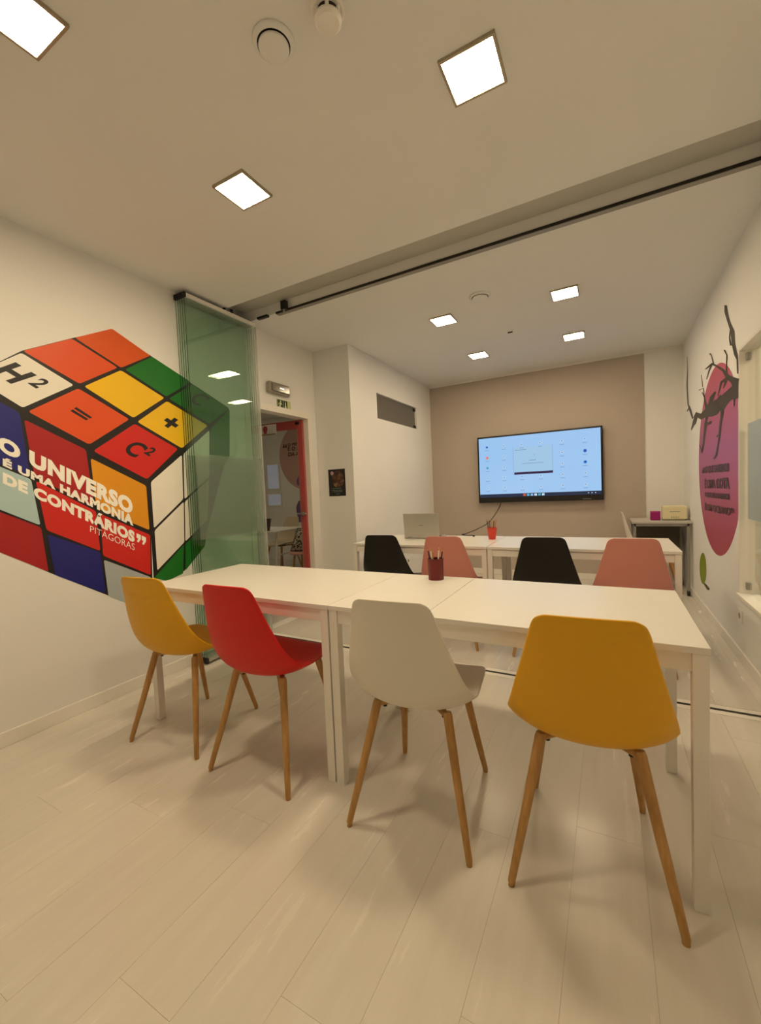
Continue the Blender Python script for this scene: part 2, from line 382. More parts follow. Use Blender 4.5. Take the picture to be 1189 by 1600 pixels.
# ------------------------------------------------------------------ folding glass wall, stacked flat against the left wall
GY0, GY1 = 1.975, 2.632
xs = [-2.642, -2.619, -2.596, -2.573, -2.550]
NAME = ['innermost folded glass panel, against the wall', 'second folded glass panel from the wall', 'middle one of five folded glass panels', 'fourth folded glass panel from the wall', 'outermost folded green glass panel, facing the room']
for i, x in enumerate(xs):
    t = empty('glass_panel', (x, GY0, 0), 0, NAME[i], 'glass panel', 'folded frameless glass panels')
    L = GY1-GY0; b = .003
    g = MB(); zt, zb = CE-.055, .045
    g.box(-b, b, 0.001, L-.001, zb, zt)
    g.mi = [1, 1, 1, 0, 2]; g.f.pop()
    g.build('pane', [M_glass, M_gedge, M_seal], t)
    if i in (0, 4): MB().poly([(b+.0006, .012, .90), (b+.0006, L-.012, .90), (b+.0006, L-.012, 1.508), (b+.0006, .012, 1.508)]).build('frosted_film', M_film, t)
    MB().box(-.009, .009, 0, L, CE-.056, CE-.030).build('top_rail', M_trim if i == 4 else M_alu, t, bevel=.002)
    MB().box(-.009, .009, 0, L, .018, .046).build('bottom_rail', M_alu, t, bevel=.002)
    MB().box(-.010, .010, -.006, .012, CE-.062, CE-.026).build('corner_block', M_rub, t, bevel=.003)
    MB().box(-.010, .010, -.006, .012, .006, .046).build('corner_block', M_rub, t, bevel=.003)
    MB().box(-.004, .004, L, L+.012, .05, CE-.06).build('edge_seal', M_seal, t)
    MB().tube((0, .22+.05*i, CE-.031), (0, .22+.05*i, CE-.002), .011, n=10).build('hanger', M_rub, t)
t = empty('track_carriage', (-2.20, YT-.04, CE), 0, 'small black carriage block hanging from the ceiling track', 'bracket')
MB().box(-.024, .024, -.012, .028, -.012, .055).build('block', M_black, t, bevel=.004)
MB().tube((0, .0, -.010), (0, .0, -.030), .008, n=10).build('pin', M_steel, t)
t = empty('track_end_stop', (-2.43, YT-.03, CE), 0, 'flat black end stop where the track meets the folded glass', 'bracket')
MB().box(-.055, .055, -.012, .018, -.024, -.006).build('plate', M_black, t, bevel=.003)
MB().tube((-.03, .003, -.026), (-.03, .003, -.022), .006, n=8).build('screw', M_steel, t)

# ------------------------------------------------------------------ left wall mural: puzzle cube
mural = empty('wall_mural', (WL, 1.5, 1.2), 0, 'large colourful puzzle cube mural with white Portuguese lettering on the left wall', 'mural')
def onL(px, py, d=0.0): return at(0, WL, px, py)+Vector((d, 0, 0))-Vector((WL, 1.5, 1.2))
def vinyl(name, rgb): return mat(name, rgb, 0.45, var=0.06, scale=2.5)
V_blk = vinyl('vinyl_black', (20, 14, 11)); V_org = vinyl('vinyl_orange', (222, 80, 22)); V_org2 = vinyl('vinyl_deep_orange', (216, 84, 14))
V_grn = vinyl('vinyl_green', (10, 112, 24)); V_yel = vinyl('vinyl_yellow', (240, 192, 14)); V_wht = vinyl('vinyl_white', (236, 232, 222))
V_blu = vinyl('vinyl_blue', (22, 26, 120)); V_red = vinyl('vinyl_red', (206, 32, 20)); V_drd = vinyl('vinyl_dark_red', (168, 22, 26))
V_amb = vinyl('vinyl_amber', (224, 150, 14)); V_lbl = vinyl('vinyl_pale_blue', (176, 204, 208)); V_gry = vinyl('vinyl_grey_blue', (172, 182, 186))
bk = MB()
for P in ([(-48, 588), (34, 548), (114, 528), (175, 515), (237, 557), (357, 638), (284, 710), (231, 754), (140, 700), (38, 645), (-60, 592)],
          [(-60, 586), (38, 641), (140, 697), (234, 752), (238, 904), (240, 955), (168, 930), (78, 895), (-60, 837)],
          [(231, 752), (284, 707), (357, 637), (357, 700), (318, 850), (288, 892), (240, 903)]):
    bk.poly([onL(x, y, .0006+.0001*len(bk.f)) for x, y in P])
bk.build('black_outline', V_blk, mural)
TILES = [
 ('V_org', [(35.3,548.3),(112,529.1),(183.7,574.5),(124.1,599.7)]), ('V_org2', [(116.6,527.7),(174.9,513.6),(234.9,555.9),(189,574.7)]),
 ('V_grn', [(195.1,577.3),(237.5,557.2),(298,597),(259.7,619.7)]), ('V_grn', [(263.8,622.8),(301,600),(358,638),(327,662.5)]),
 ('V_wht', [(-46.5,586.6),(33.3,551.3),(115.1,601.8),(35.3,637.1)]), ('V_org', [(122.1,606.8),(201.9,655.2),(139.3,694.6),(43.4,643.1)]),
 ('V_yel', [(188.7,578.5),(256.7,621.8),(208.3,653),(131.2,603.8)]), ('V_yel', [(260.7,626.8),(324.3,665.2),(284,700.5),(214.3,659.1)]),
 ('V_red', [(210.3,662.1),(277.9,701.5),(229.5,748.9),(145.3,704.7)]),
 ('V_blu', [(-62,594),(30.3,645),(47,744),(-62,700)]), ('V_drd', [(37.3,655.2),(134.2,702.7),(147,792),(54,745)]),
 ('V_red', [(55.5,751),(149.5,798.5),(156.6,860.9),(72.5,828.3)]), ('V_amb', [(141.3,715.8),(228.1,758.9),(233.4,828.3),(150.3,793.6)]),
 ('V_red', [(156.6,803),(234.4,835.6),(235.5,898.7),(160.8,868.2)]), ('V_lbl', [(-62,704),(48.4,749),(63,821),(-62,772)]),
 ('V_drd', [(-62,777),(64,824),(75.7,893.5),(-62,838)]), ('V_blu', [(73.6,834.6),(156.6,863),(165,927),(86.2,898.7)]),
 ('V_gry', [(161.9,874.5),(236,902),(240,959),(169.3,931.3)]),
 ('V_wht', [(235.5,753),(284,710.6),(286,780),(240.2,825.5)]), ('V_wht', [(241.3,829),(286.8,783.8),(287.9,847),(245.5,891.5)]),
 ('V_grn', [(240.5,903),(287,851),(286,896),(261,908)]), ('V_wht', [(286.5,709),(327,672),(327,745),(288,780)]),
 ('V_wht', [(288.5,784),(327,748),(324,812),(289.5,846)]), ('V_grn', [(289.6,850),(325,816),(320,853),(289.6,891.5)]),
 ('V_grn', [(328.5,670.7),(358.5,639),(358.5,714),(328.5,745)])]
for nm, P in TILES:
    MB().poly(rounded([onL(x, y, .0016) for x, y in P], .05)).build('mural_tile', globals()[nm], mural)
def lq(tl, tr_, br, bl, d=.0024): return [onL(*tl, d), onL(*tr_, d), onL(*br, d), onL(*bl, d)]
tx = MB()
text_quad(tx, 'O UNIVERSO', lq((-4,679),(207,780),(207,805),(-4,703)), .062, 1.1)
text_quad(tx, 'É UMA HARMONIA', lq((4,716),(208,806),(208,822),(4,727.5)), .062, 1.1)
text_quad(tx, 'DE CONTRÁRIOS', lq((4,737.5),(210,830.5),(210,848),(4,755)), .062, 1.1)
quote_marks(tx, lq((213,833),(228,840),(228,853),(213,846)))
text_quad(tx, 'PITÁGORAS', lq((140.5,821),(210,850),(210,860),(140.5,830.5)), -.008)
tx.build('white_lettering', vinyl('vinyl_lettering', (250, 247, 238)), mural)
def glyph(txt, quad, bold, fit=True):
    q = MB(); text_quad(q, txt, quad, bold, fit=fit); q.build('black_letter', V_blk, mural)
# signs drawn lying on the top face
glyph('H', lq((24,566),(57.5,586.6),(17,600),(-16,580.5)), .04)
glyph('2', lq((67,590.2),(80.7,598.7),(56,607.2),(42.4,598.7)), .03)
glyph('=', lq((119,636),(143.7,652.2),(134.2,656.9),(109.6,642.1)), .03)
glyph('+', lq((266,648.4),(284.2,660.1),(268.4,673),(250.2,661.3)), .05)
glyph('C', lq((213.3,686.5),(233.5,699.5),(209.3,716.4),(189.1,703.5)), .03)
glyph('2', lq((237.3,697.9),(246.2,703.5),(232.5,713.2),(223.6,707.5)), .03)
glyph('C', lq((312.8,611.9),(329,622),(309.6,635.7),(293.4,625.6)), .01)

# ------------------------------------------------------------------ right wall mural: twig on a pink disc
mr = empty('wall_mural', (WR, 4.1, 1.3), 0, 'round pink mural with a dark bare branch and lettering on the right wall', 'mural')
def onR(px, py, d=0.0): return at(0, WR, px, py)-Vector((d, 0, 0))-Vector((WR, 4.1, 1.3))
CYc, CZc, R = 4.085, 1.312, 0.726
pts = []
for k in range(96):
    a = 2*math.pi*k/96; y = max(CYc+R*math.cos(a), WY1+.006); pts.append(Vector((-.0008, y-4.1, CZc+R*math.sin(a)-1.3)))
def pink_mat():
    m = mat('vinyl_pink', (196, 92, 132), 0.5, var=0.03, scale=2); nt = m.node_tree; b = nt.nodes['Principled BSDF']
    tc = nt.nodes.new('ShaderNodeTexCoord'); sp = nt.nodes.new('ShaderNodeSeparateXYZ'); nt.links.new(tc.outputs['Object'], sp.inputs[0])
    cr = nt.nodes.new('ShaderNodeValToRGB'); mrg = nt.nodes.new('ShaderNodeMapRange'); mrg.inputs['From Min'].default_value = -.72; mrg.inputs['From Max'].default_value = .72
    nt.links.new(sp.outputs[2], mrg.inputs[0]); nt.links.new(mrg.outputs[0], cr.inputs[0])
    e = cr.color_ramp.elements; e[0].position = 0.1; e[0].color = srgb(172, 74, 98); e[1].position = 1; e[1].color = srgb(186, 84, 108)
    n = e.new(0.58); n.color = srgb(166, 90, 144)
    nt.links.new(cr.outputs[0], b.inputs['Base Color']); return m
MB().poly(pts).build('pink_disc', pink_mat(), mr)
br = MB()
def A4(x, y): return (1060+x/7.275, 460+y/7.275)
def A5(x, y): return (1070+x/5.714, 660+y/5.714)
def strip(P, conv, sc):
    P = [(conv(x, y), w/sc) for x, y, w in P]; Lf = []; Rt = []
    for i in range(len(P)):
        a = Vector(P[max(i-1, 0)][0]); b = Vector(P[min(i+1, len(P)-1)][0]); d = (b-a).normalized(); n = Vector((-d.y, d.x)); c = Vector(P[i][0]); w = P[i][1]
        Lf.append(c+n*w); Rt.append(c-n*w)
    dd = .0016+.00002*len(br.f)
    for i in range(len(P)-1):
        br.poly([onR(*q, dd) for q in (Lf[i], Lf[i+1], Rt[i+1], Rt[i])])
S = 7.275
br.poly([onR(*A4(*p), .0014) for p in ((682,960),(630,975),(600,1012),(612,1040),(560,1090),(480,1160),(400,1215),(360,1270),(320,1290),(250,1360),(200,1345),(165,1440),(145,1530),(150,1550),(180,1490),(200,1470),(220,1400),(260,1425),(320,1390),(380,1390),(440,1370),(480,1320),(510,1330),(550,1260),(600,1200),(682,1180))])
for P in ([(250,1380,26),(205,1348,12),(165,1410,12),(135,1310,13),(112,1250,7),(100,1040,7),(105,860,4),(102,705,2)], [(125,1290,8),(100,1330,6)],
          [(325,1300,18),(297,1170,7),(270,1110,5)], [(297,1170,6),(287,1065,7),(235,1090,5)], [(278,1050,4),(262,915,3)],
          [(680,1000,45),(640,985,40),(565,940,26),(510,860,15),(430,810,11),(385,790,13),(310,850,6)], [(385,790,11),(350,870,7),(323,965,4)], [(400,785,7),(380,700,5),(358,670,8)],
          [(545,935,14),(550,800,6),(555,690,7),(525,630,8)], [(575,945,22),(490,1000,13),(452,1155,6)], [(545,985,14),(515,1065,6)], [(425,1105,10),(385,1170,24),(350,1290,24)], [(500,1160,30),(460,1190,20)],
          [(676,900,6),(672,740,8),(655,680,20),(628,560,18),(618,420,22),(575,310,15),(545,200,18),(538,122,12)], [(600,390,10),(583,490,6),(598,575,12),(630,570,10)],
          [(328,1380,14),(315,1480,11),(300,1605,9)], [(325,1462,8),(350,1468,14),(378,1440,10)], [(505,1320,20),(485,1450,12),(468,1605,12)], [(640,1180,12),(636,1270,4)]):
    strip(P, A4, S)
S = 5.714
for P in ([(188,-10,8),(172,170,8),(155,270,9),(135,200,5)], [(322,-10,8),(315,110,9),(300,200,6),(285,290,9),(260,328,6)], [(318,100,6),(288,128,9)], [(205,15,14),(240,0,8)]):
    strip(P, A5, S)
br.build('branch', vinyl('vinyl_branch', (48, 42, 32)), mr)
tx = MB()
def rq(tl, tr_, b_, bl): return [onR(*A5(*p), .0042) for p in (tl, tr_, b_, bl)]
quote_marks(tx, rq((158,405),(184,400),(184,450),(158,455)), True)
text_quad(tx, 'O QUE SABEMOS', rq((188,392),(398,360),(398,438),(188,450)), .05)
text_quad(tx, 'É UMA GOTA', rq((180,515),(402,488),(404,592),(182,586)), .05)
text_quad(tx, 'O QUE NÃO SABEMOS', rq((182,622),(404,636),(406,692),(184,664)), .05)
text_quad(tx, 'É UM OCEANO', rq((182,722),(412,762),(412,832),(184,782)), .05)
quote_marks(tx, rq((414,762),(442,766),(442,812),(414,806)))
tx.build('dark_lettering', vinyl('vinyl_ink', (66, 34, 50)), mr)
lf = MB(); P = []
for k in range(28):
    a = 2*math.pi*k/28; P.append(onR(*A5(163+math.cos(a)*30+8*math.sin(a)*.3, 1304+math.sin(a)*140), .0012))
lf.poly(P).build('green_leaf', vinyl('vinyl_leaf', (128, 146, 22)), mr)
MB().poly([onR(*A5(*p), .0016) for p in ((166,1436),(186,1438),(222,1480),(220,1500),(200,1494))]).build('leaf_stem', vinyl('vinyl_stem', (70, 60, 30)), mr)

# ------------------------------------------------------------------ window to the side room
w1 = empty('window_1', (WR, WY0, WZ0)); struct(w1)
H, Lw = WZ1-WZ0, WY1-WY0
MB().box(.040, .048, .004, Lw-.004, .012, H-.012).build('pane', M_clear, w1)
MB().box(.0385, .0395, .02, Lw-.03, .916-WZ0, 1.515-WZ0).build('frosted_film', glass_mat('frosted_window_film', (.9, .93, .95), rough=.3, diffuse=.6, dcol=(.50, .56, .60), gloss=.5), w1)
MB().box(-.012, .038, -.02, Lw+.02, -.024, -.0005).build('window_sill', M_trim, w1, bevel=.003)
MB().box(0.001, .099, Lw-.012, Lw-.0005, 0.0005, H-.0005).build('reveal', M_trim, w1)
MB().box(0.001, .099, 0.0005, Lw-.0125, H-.010, H-.0005).build('reveal', M_trim, w1)
for z in (.03, H-.075):
    MB().box(.032, .056, Lw-.042, Lw-.0125, z, z+.045).build('glass_clip', M_steel, w1, bevel=.003)
# hatch window high in the alcove wall
w2 = empty('window_2', (XP, HY0, HZ0)); struct(w2)
Lh, Hh = HY1-HY0, HZ1-HZ0
MB().box(-.034, -.026, .004, Lh-.004, .004, Hh-.004).build('pane', glass_mat('grey_glass', (.62, .61, .58), diffuse=.55, dcol=(.42, .40, .37)), w2)
MB().box(-.060, -.001, .001, Lh-.001, .0003, .004).build('window_sill', M_steel, w2)
for z in (.01, Hh-.05):
    MB().box(-.040, -.012, Lh-.055, Lh-.006, z, z+.038).build('glass_clip', M_dark, w2, bevel=.003)

# ------------------------------------------------------------------ doorway: casing, open pink glass door
dr = empty('trim_2', (WL, DY0, 0)); struct(dr)
Ld = DY1-DY0
MB().box(-.10, .012, Ld-.012, Ld+.045, 0, DZ+.045).build('casing', M_trim, dr, bevel=.002)
MB().box(-.10, .012, -.045, .012, 0, DZ+.045).build('casing', M_trim, dr, bevel=.002)
MB().box(-.10, .012, .012, Ld-.012, DZ-.012, DZ+.045).build('casing', M_trim, dr, bevel=.002)
M_pink = mat('pink_lacquer', (176, 78, 76), .4)
ang = math.atan2(-0.075, -0.76)
d1 = empty('door_1', (-2.71, 3.398, 0), ang); struct(d1)
DW, DH = .78, 2.05
DH = DZ-.016
MB().box(0, .060, -.02, .02, .006, DH).build('stile', M_pink, d1, bevel=.002)
MB().box(DW-.07, DW, -.02, .02, .006, DH).build('stile', M_pink, d1, bevel=.002)
MB().box(.060, DW-.07, -.02, .02, DH-.085, DH).build('top_rail', M_pink, d1, bevel=.002)
MB().box(.060, DW-.07, -.02, .02, .006, .12).build('bottom_rail', M_pink, d1, bevel=.002)
MB().box(.060, DW-.07, -.004, .004, .12, DH-.085).build('pane', M_clear, d1)
MB().box(.060, .072, -.012, .012, .12, DH-.085).build('glazing_bead', M_steel, d1)
MB().tube((.03, .0205, 1.0), (.03, .055, 1.0), .010).tube((-.02, .055, 1.0), (.085, .055, 1.0), .009).build('handle', M_chrome, d1, smooth=True)
MB().lathe([(.022, .0203), (.022, .027)], n=20, c=(.03, 0, 1.0), axis=1).build('handle_rose', M_chrome, d1)
MB().box(.03, .075, .0205, .032, DH-.045, DH-.02).build('door_closer', M_black, d1, bevel=.003)
# card on the top rail of the door
c0 = at(0, WL, 420, 655)
t = empty('sign_card', (-2.71, 3.398, 0), ang, 'small white card with a pink head silhouette on the pink door rail', 'sign')
sx0, sx1, sz0, sz1 = .31, .53, DH-.125, DH-.012
MB().box(sx0, sx1, .021, .024, sz0, sz1).build('card', M_trim, t)
cx = (sx0+sx1)/2+.03; M_sil = mat('silhouette_print', (176, 70, 92), .6)
MB().poly([(cx+.030*math.cos(a), .0246, sz0+.068+.034*math.sin(a)) for a in [2*math.pi*k/24 for k in range(24)]]).poly([(cx-.016, .0246, sz0+.045), (cx+.016, .0246, sz0+.045), (cx+.024, .0246, sz0+.022), (cx-.024, .0246, sz0+.022)]).build('head_print', M_sil, t)
MB().box(sx0+.01, sx1-.01, .0242, .0247, sz0+.004, sz0+.018).build('caption_strip', mat('olive_strip', (150, 140, 100), .6), t)

# emergency lamp and running man sign over the door
a0 = at(0, WL, 430, 602); e1 = empty('emergency_light', (WL, 2.985, 2.165), 0, 'grey emergency light above the pink door', 'emergency light')
MB().box(.0005, .045, -.135, .135, -.050, .050).build('housing', mat('grey_plastic', (150, 142, 126), .4), e1, bevel=.012, seg=3)
MB().box(.0445, .058, -.115, .115, -.036, .036).build('lens', mat('smoked_lens', (120, 112, 96), .15), e1, bevel=.008)
MB().box(.0582, .0602, -.02, .035, -.006, .006).build('tube', emit_mat('tube_glow', (1, .95, .85), 1.2), e1)
e2 = empty('exit_sign', (WL, 3.07, 2.032), 0, 'dark green running man exit sign above the pink door', 'sign')
MB().box(.0005, .006, -.095, .095, -.050, .050).build('plate', mat('pale_sign_edge', (196, 206, 150), .5), e2)
Mg = mat('sign_green', (26, 56, 26), .5); Mp = mat('sign_pale', (206, 216, 168), .5)
MB().box(.0062, .0072, -.090, -.012, -.045, .045).build('man_field', Mg, e2)
MB().box(.0062, .0072, -.008, .045, -.045, .045).build('arrow_field', Mg, e2)
man = MB()
def fig(P): man.poly([(.0078, y, z) for y, z in P])
fig([(-.048+.009*math.cos(2*math.pi*k/14), .030+.009*math.sin(2*math.pi*k/14)) for k in range(14)])
for P in ([(-.058,.020),(-.040,.020),(-.048,-.006),(-.064,-.004)], [(-.056,.018),(-.076,.012),(-.080,-.002),(-.074,-.003),(-.071,.007),(-.056,.010)], [(-.042,.018),(-.026,.008),(-.030,.003),(-.044,.010)],
          [(-.064,-.002),(-.052,-.004),(-.044,-.022),(-.048,-.040),(-.055,-.039),(-.052,-.022)], [(-.064,-.002),(-.056,-.004),(-.066,-.022),(-.084,-.026),(-.084,-.019),(-.071,-.016)]): fig(P)
man.build('running_man', Mp, e2)
MB().poly([(.0078, y, z) for y, z in ((.012,.032),(.024,.032),(.024,-.006),(.034,-.006),(.018,-.030),(.002,-.006),(.012,-.006))]).build('arrow', Mp, e2)

# poster on the pier
ps = empty('poster', (-2.43, YP, 1.30), 0, 'small dark poster with a warm brown picture beside the door', 'poster')
MB().box(-.102, .102, -.003, -.0005, -.137, .137).build('sheet', mat('poster_ink', (34, 32, 30), .4), ps)
def blob_mat():
    m = mat('poster_picture', (90, 66, 48), .4); nt = m.node_tree; b = nt.nodes['Principled BSDF']
    n = nt.nodes.new('ShaderNodeTexNoise'); n.inputs['Scale'].default_value = 16; n.inputs['Detail'].default_value = 3
    tc = nt.nodes.new('ShaderNodeTexCoord'); nt.links.new(tc.outputs['Object'], n.inputs['Vector'])
    cr = nt.nodes.new('ShaderNodeValToRGB'); e = cr.color_ramp.elements; e[0].position = .35; e[0].color = srgb(36, 30, 28); e[1].position = .68; e[1].color = srgb(172, 128, 96)
    x = e.new(.52); x.color = srgb(92, 62, 48)
    nt.links.new(n.outputs['Fac'], cr.inputs[0]); nt.links.new(cr.outputs[0], b.inputs['Base Color']); return m
MB().poly([(.012+.075*math.cos(a), -.0036, .035+.085*math.sin(a)) for a in [2*math.pi*k/30 for k in range(30)]]).build('picture', blob_mat(), ps)
MB().poly([(-.055+.02*math.cos(a), -.0040, .098+.02*math.sin(a)) for a in [2*math.pi*k/20 for k in range(20)]]).build('emblem', mat('poster_pale', (190, 160, 160), .5), ps)
q = MB()
for z, a, b in ((-.058, -.06, .05), (-.078, -.07, .06), (-.092, -.05, .06), (-.116, -.02, .03)): q.box(a, b, -.0040, -.0034, z-.0022, z+.0022)
q.build('caption_lines', mat('poster_teal', (120, 150, 146), .5), ps)

# sockets
def socket(loc, nx, label):
    t = empty('wall_socket', loc, 0, label, 'socket', 'wall sockets')
    MB().box(.0005*nx, .009*nx, -.04, .04, -.04, .04).build('plate', M_trim, t, bevel=.003)
    MB().lathe([(.020, .0092*nx), (.020, .0100*nx)], axis=0).build('well', M_steel, t)
    for s in (-1, 1): MB().lathe([(.003, .0101*nx), (.003, .0106*nx)], n=10, c=(0, .009*s, 0), axis=0).build('pin_hole', M_dark, t)
socket((WR, 3.417, .295), -1, 'white wall socket low under the side window')
socket((XP, 4.737, .31), 1, 'white wall socket low on the alcove wall under the rear desks')

# ------------------------------------------------------------------ wall screen
tv = empty('wall_screen', (-.796, YB-.0065, 1.418), 0, 'large black wall mounted flat screen showing a light blue desktop', 'screen')
TW, TH = 1.49/2, .876/2
MB().box(-TW, TW, -.085, -.030, -TH, TH).build('housing', M_black, tv, bevel=.008)
MB().box(-.35, .35, -.030, -.0005, -.25, .25).build('wall_mount', M_steel, tv)
SX, SZ0, SZ1 = TW-.022, -TH+.068, TH-.022
def screen_mat():
    m = bpy.data.materials.new('screen_glow'); m.use_nodes = True; nt = m.node_tree; nt.nodes.clear(); N = nt.nodes.new; L = nt.links.new
    out = N('ShaderNodeOutputMaterial'); e = N('ShaderNodeEmission'); tc = N('ShaderNodeTexCoord'); n = N('ShaderNodeTexNoise'); n.inputs['Scale'].default_value = 1.2
    L(tc.outputs['Object'], n.inputs['Vector']); cr = N('ShaderNodeValToRGB'); cr.color_ramp.elements[0].color = srgb(150, 196, 244); cr.color_ramp.elements[1].color = srgb(178, 214, 250)
    L(n.outputs['Fac'], cr.inputs[0]); L(cr.outputs[0], e.inputs[0]); e.inputs[1].default_value = 0.93; L(e.outputs[0], out.inputs[0]); return m
scr = MB().box(-SX, SX, -.0865, -.0852, SZ0, SZ1).build('screen', screen_mat(), tv)
def se(n, c, s=.9): return emit_mat('pixel_'+n, srgb(*c), s)
def U(u, v): return (-SX+2*SX*u, SZ1+(SZ0-SZ1)*v)
def rect(mb, u0, v0, u1, v1, d):
    (xa, za), (xb, zb) = U(u0, v0), U(u1, v1); mb.add([(xa, d, za), (xb, d, za), (xb, d, zb), (xa, d, zb)], [(0, 1, 2, 3)]); return mb
def dot(mb, u, v, r, d=-.0874):
    x, z = U(u, v); mb.poly([(x+r*math.cos(a), d, z+r*math.sin(a)) for a in [2*math.pi*k/16 for k in range(16)]])
rect(MB(), 0, .945, 1, 1, -.0870).build('task_bar', se('bar', (52, 58, 78)), scr)
rect(MB(), .305, .195, .635, .60, -.0870).build('dialog', se('dialog', (170, 208, 240)), scr)
rect(MB(), .312, .60, .635, .637, -.0872).build('dialog_footer', se('footer', (62, 44, 74)), scr)
b = MB()
for (u0, v0, u1, v1) in ((.305, .195, .307, .60), (.633, .195, .635, .60), (.32, .235, .42, .242), (.44, .41, .50, .418), (.38, .46, .56, .466), (.485, .32, .488, .35)): rect(b, u0, v0, u1, v1, -.0874)
b.build('dialog_lines', se('lines', (112, 146, 184)), scr)
SE_disc = se('disc', (190, 218, 248)); gr, cp = MB(), MB()
for u in (.075, .225, .38, .535, .71, .885):
    for v in (.15, .33, .50, .67, .84):
        if .3 < u < .64 and .2 < v < .62: continue
        w_ = MB(); dot(w_, u, v, .018); w_.build('icon_disc', SE_disc, scr); dot(gr, u, v, .006, -.0878); rect(cp, u-.018, v+.052, u+.018, v+.060, -.0874)
gr.build('icon_marks', se('mark', (96, 110, 140)), scr)['kind'] = 'stuff'; cp.build('icon_captions', se('caption', (128, 164, 204)), scr)['kind'] = 'stuff'
for n, c, u, v, r in (('blue', (58, 98, 200), .075, .15, .015), ('orange', (244, 130, 112), .075, .33, .018), ('teal', (74, 170, 190), .075, .50, .016), ('deep', (50, 96, 190), .885, .33, .019), ('sky', (36, 110, 200), .885, .50, .018)):
    q = MB(); dot(q, u, v, r, -.0882); q.build('icon', se(n, c), scr)
for k, (n, c) in enumerate((('tb1', (228, 92, 78)), ('tb2', (92, 190, 222)), ('tb3', (150, 190, 236)), ('tb4', (214, 232, 246)), ('tb5', (92, 176, 206)), ('tb6', (196, 232, 250)))):
    q = MB(); rect(q, .385+.031*k, .955, .407+.031*k, .99, -.0874); q.build('task_icon', se(n, c), scr)
q = MB()
for k in range(3): dot(q, .905+.026*k, .972, .006)
q.build('status_dots', se('status', (220, 230, 240)), scr)['kind'] = 'stuff'
q = rect(MB(), .86, 1.06, .925, 1.068, -.0860)
q.build('maker_mark', M_steel, tv)
# cord from the screen to the desk
P = [Vector((-1.262, YB-.05, .995)), at(1, YB-.05, 782, 788), at(1, 5.55, 776, 800), at(1, 5.25, 764, 816), at(1, 4.6, 745, 827), at(1, 4.1, 730, 833), at(1, 3.84, 722, 835.5), Vector((-1.10, 3.80, .746)), Vector((-1.09, 3.74, .746))]
Q = []
for i in range(len(P)-1):
    a, b_, c, d = (Vector(P[max(i-1, 0)]), Vector(P[i]), Vector(P[i+1]), Vector(P[min(i+2, len(P)-1)]))
    for k in range(6):
        t_ = k/6; Q.append(.5*((2*b_)+(c-a)*t_+(2*a-5*b_+4*c-d)*t_*t_+(-a+3*b_-3*c+d)*t_**3))
Q.append(Vector(P[-1]))
tag(MB().path(Q, .0045).build('power_cord', M_rub, smooth=True), 'thin dark cord hanging from the wall screen to the rear desk', 'cord')

# ------------------------------------------------------------------ desks
def desk(name, x0, x1, y0, y1, label, group, leaf=None, legs=((0,0),(1,0),(0,1),(1,1))):
    t = empty(name, (x0, y0, 0), 0, label, 'table', group); Lx, Ly = x1-x0, y1-y0; H = .74; th = .019; lw = .037
    if leaf:
        MB().box(0.0005, leaf-.0008, 0, Ly, H-th, H).build('table_leaf', M_table, t, bevel=.0012)
        MB().box(leaf+.0008, Lx-.0005, 0, Ly, H-th, H).build('tabletop', M_table, t, bevel=.0012)
    else: MB().box(0.0005, Lx-.0005, 0, Ly, H-th, H).build('tabletop', M_table, t, bevel=.0012)
    i = .003
    for sx, sy in legs:
        xa = i if sx == 0 else Lx-i-lw; ya = i if sy == 0 else Ly-i-lw
        MB().box(xa, xa+lw, ya, ya+lw, 0, H-th-.0003).build('leg', M_tleg, t, bevel=.0015)
    z0, z1 = H-th-.052, H-th-.0005; e = i+lw+.0003
    for ya in (i+.006, Ly-i-.006-.018): MB().box(e, Lx-e, ya, ya+.018, z0, z1).build('apron', M_tleg, t, bevel=.001)
    for xa in (i+.006, Lx-i-.006-.018): MB().box(xa, xa+.018, e, Ly-e, z0, z1).build('apron', M_tleg, t, bevel=.001)
    for ya in (.075, Ly-.10): MB().box(e+.02, Lx-e-.02, ya, ya+.025, z0+.012, z1).build('slide_rail', M_alu, t)
    return t
FY0, FY1 = 1.350, 2.022
desk('work_table', -2.200, -1.0005, FY0, FY1, 'white table of the front row, nearest the puzzle cube wall', 'white tables in two rows')
desk('work_table', -0.9995, .230, FY0, FY1, 'white extended table of the front row with the dark red pencil cup', 'white tables in two rows', leaf=.412)
RY0, RY1 = 3.125, 3.83
desk('work_table', -2.005, -.8125, RY0, RY1, 'white table of the rear row carrying the laptop', 'white tables in two rows')
desk('work_table', -.8115, .395, RY0, RY1, 'white table of the rear row, under the right half of the screen', 'white tables in two rows')

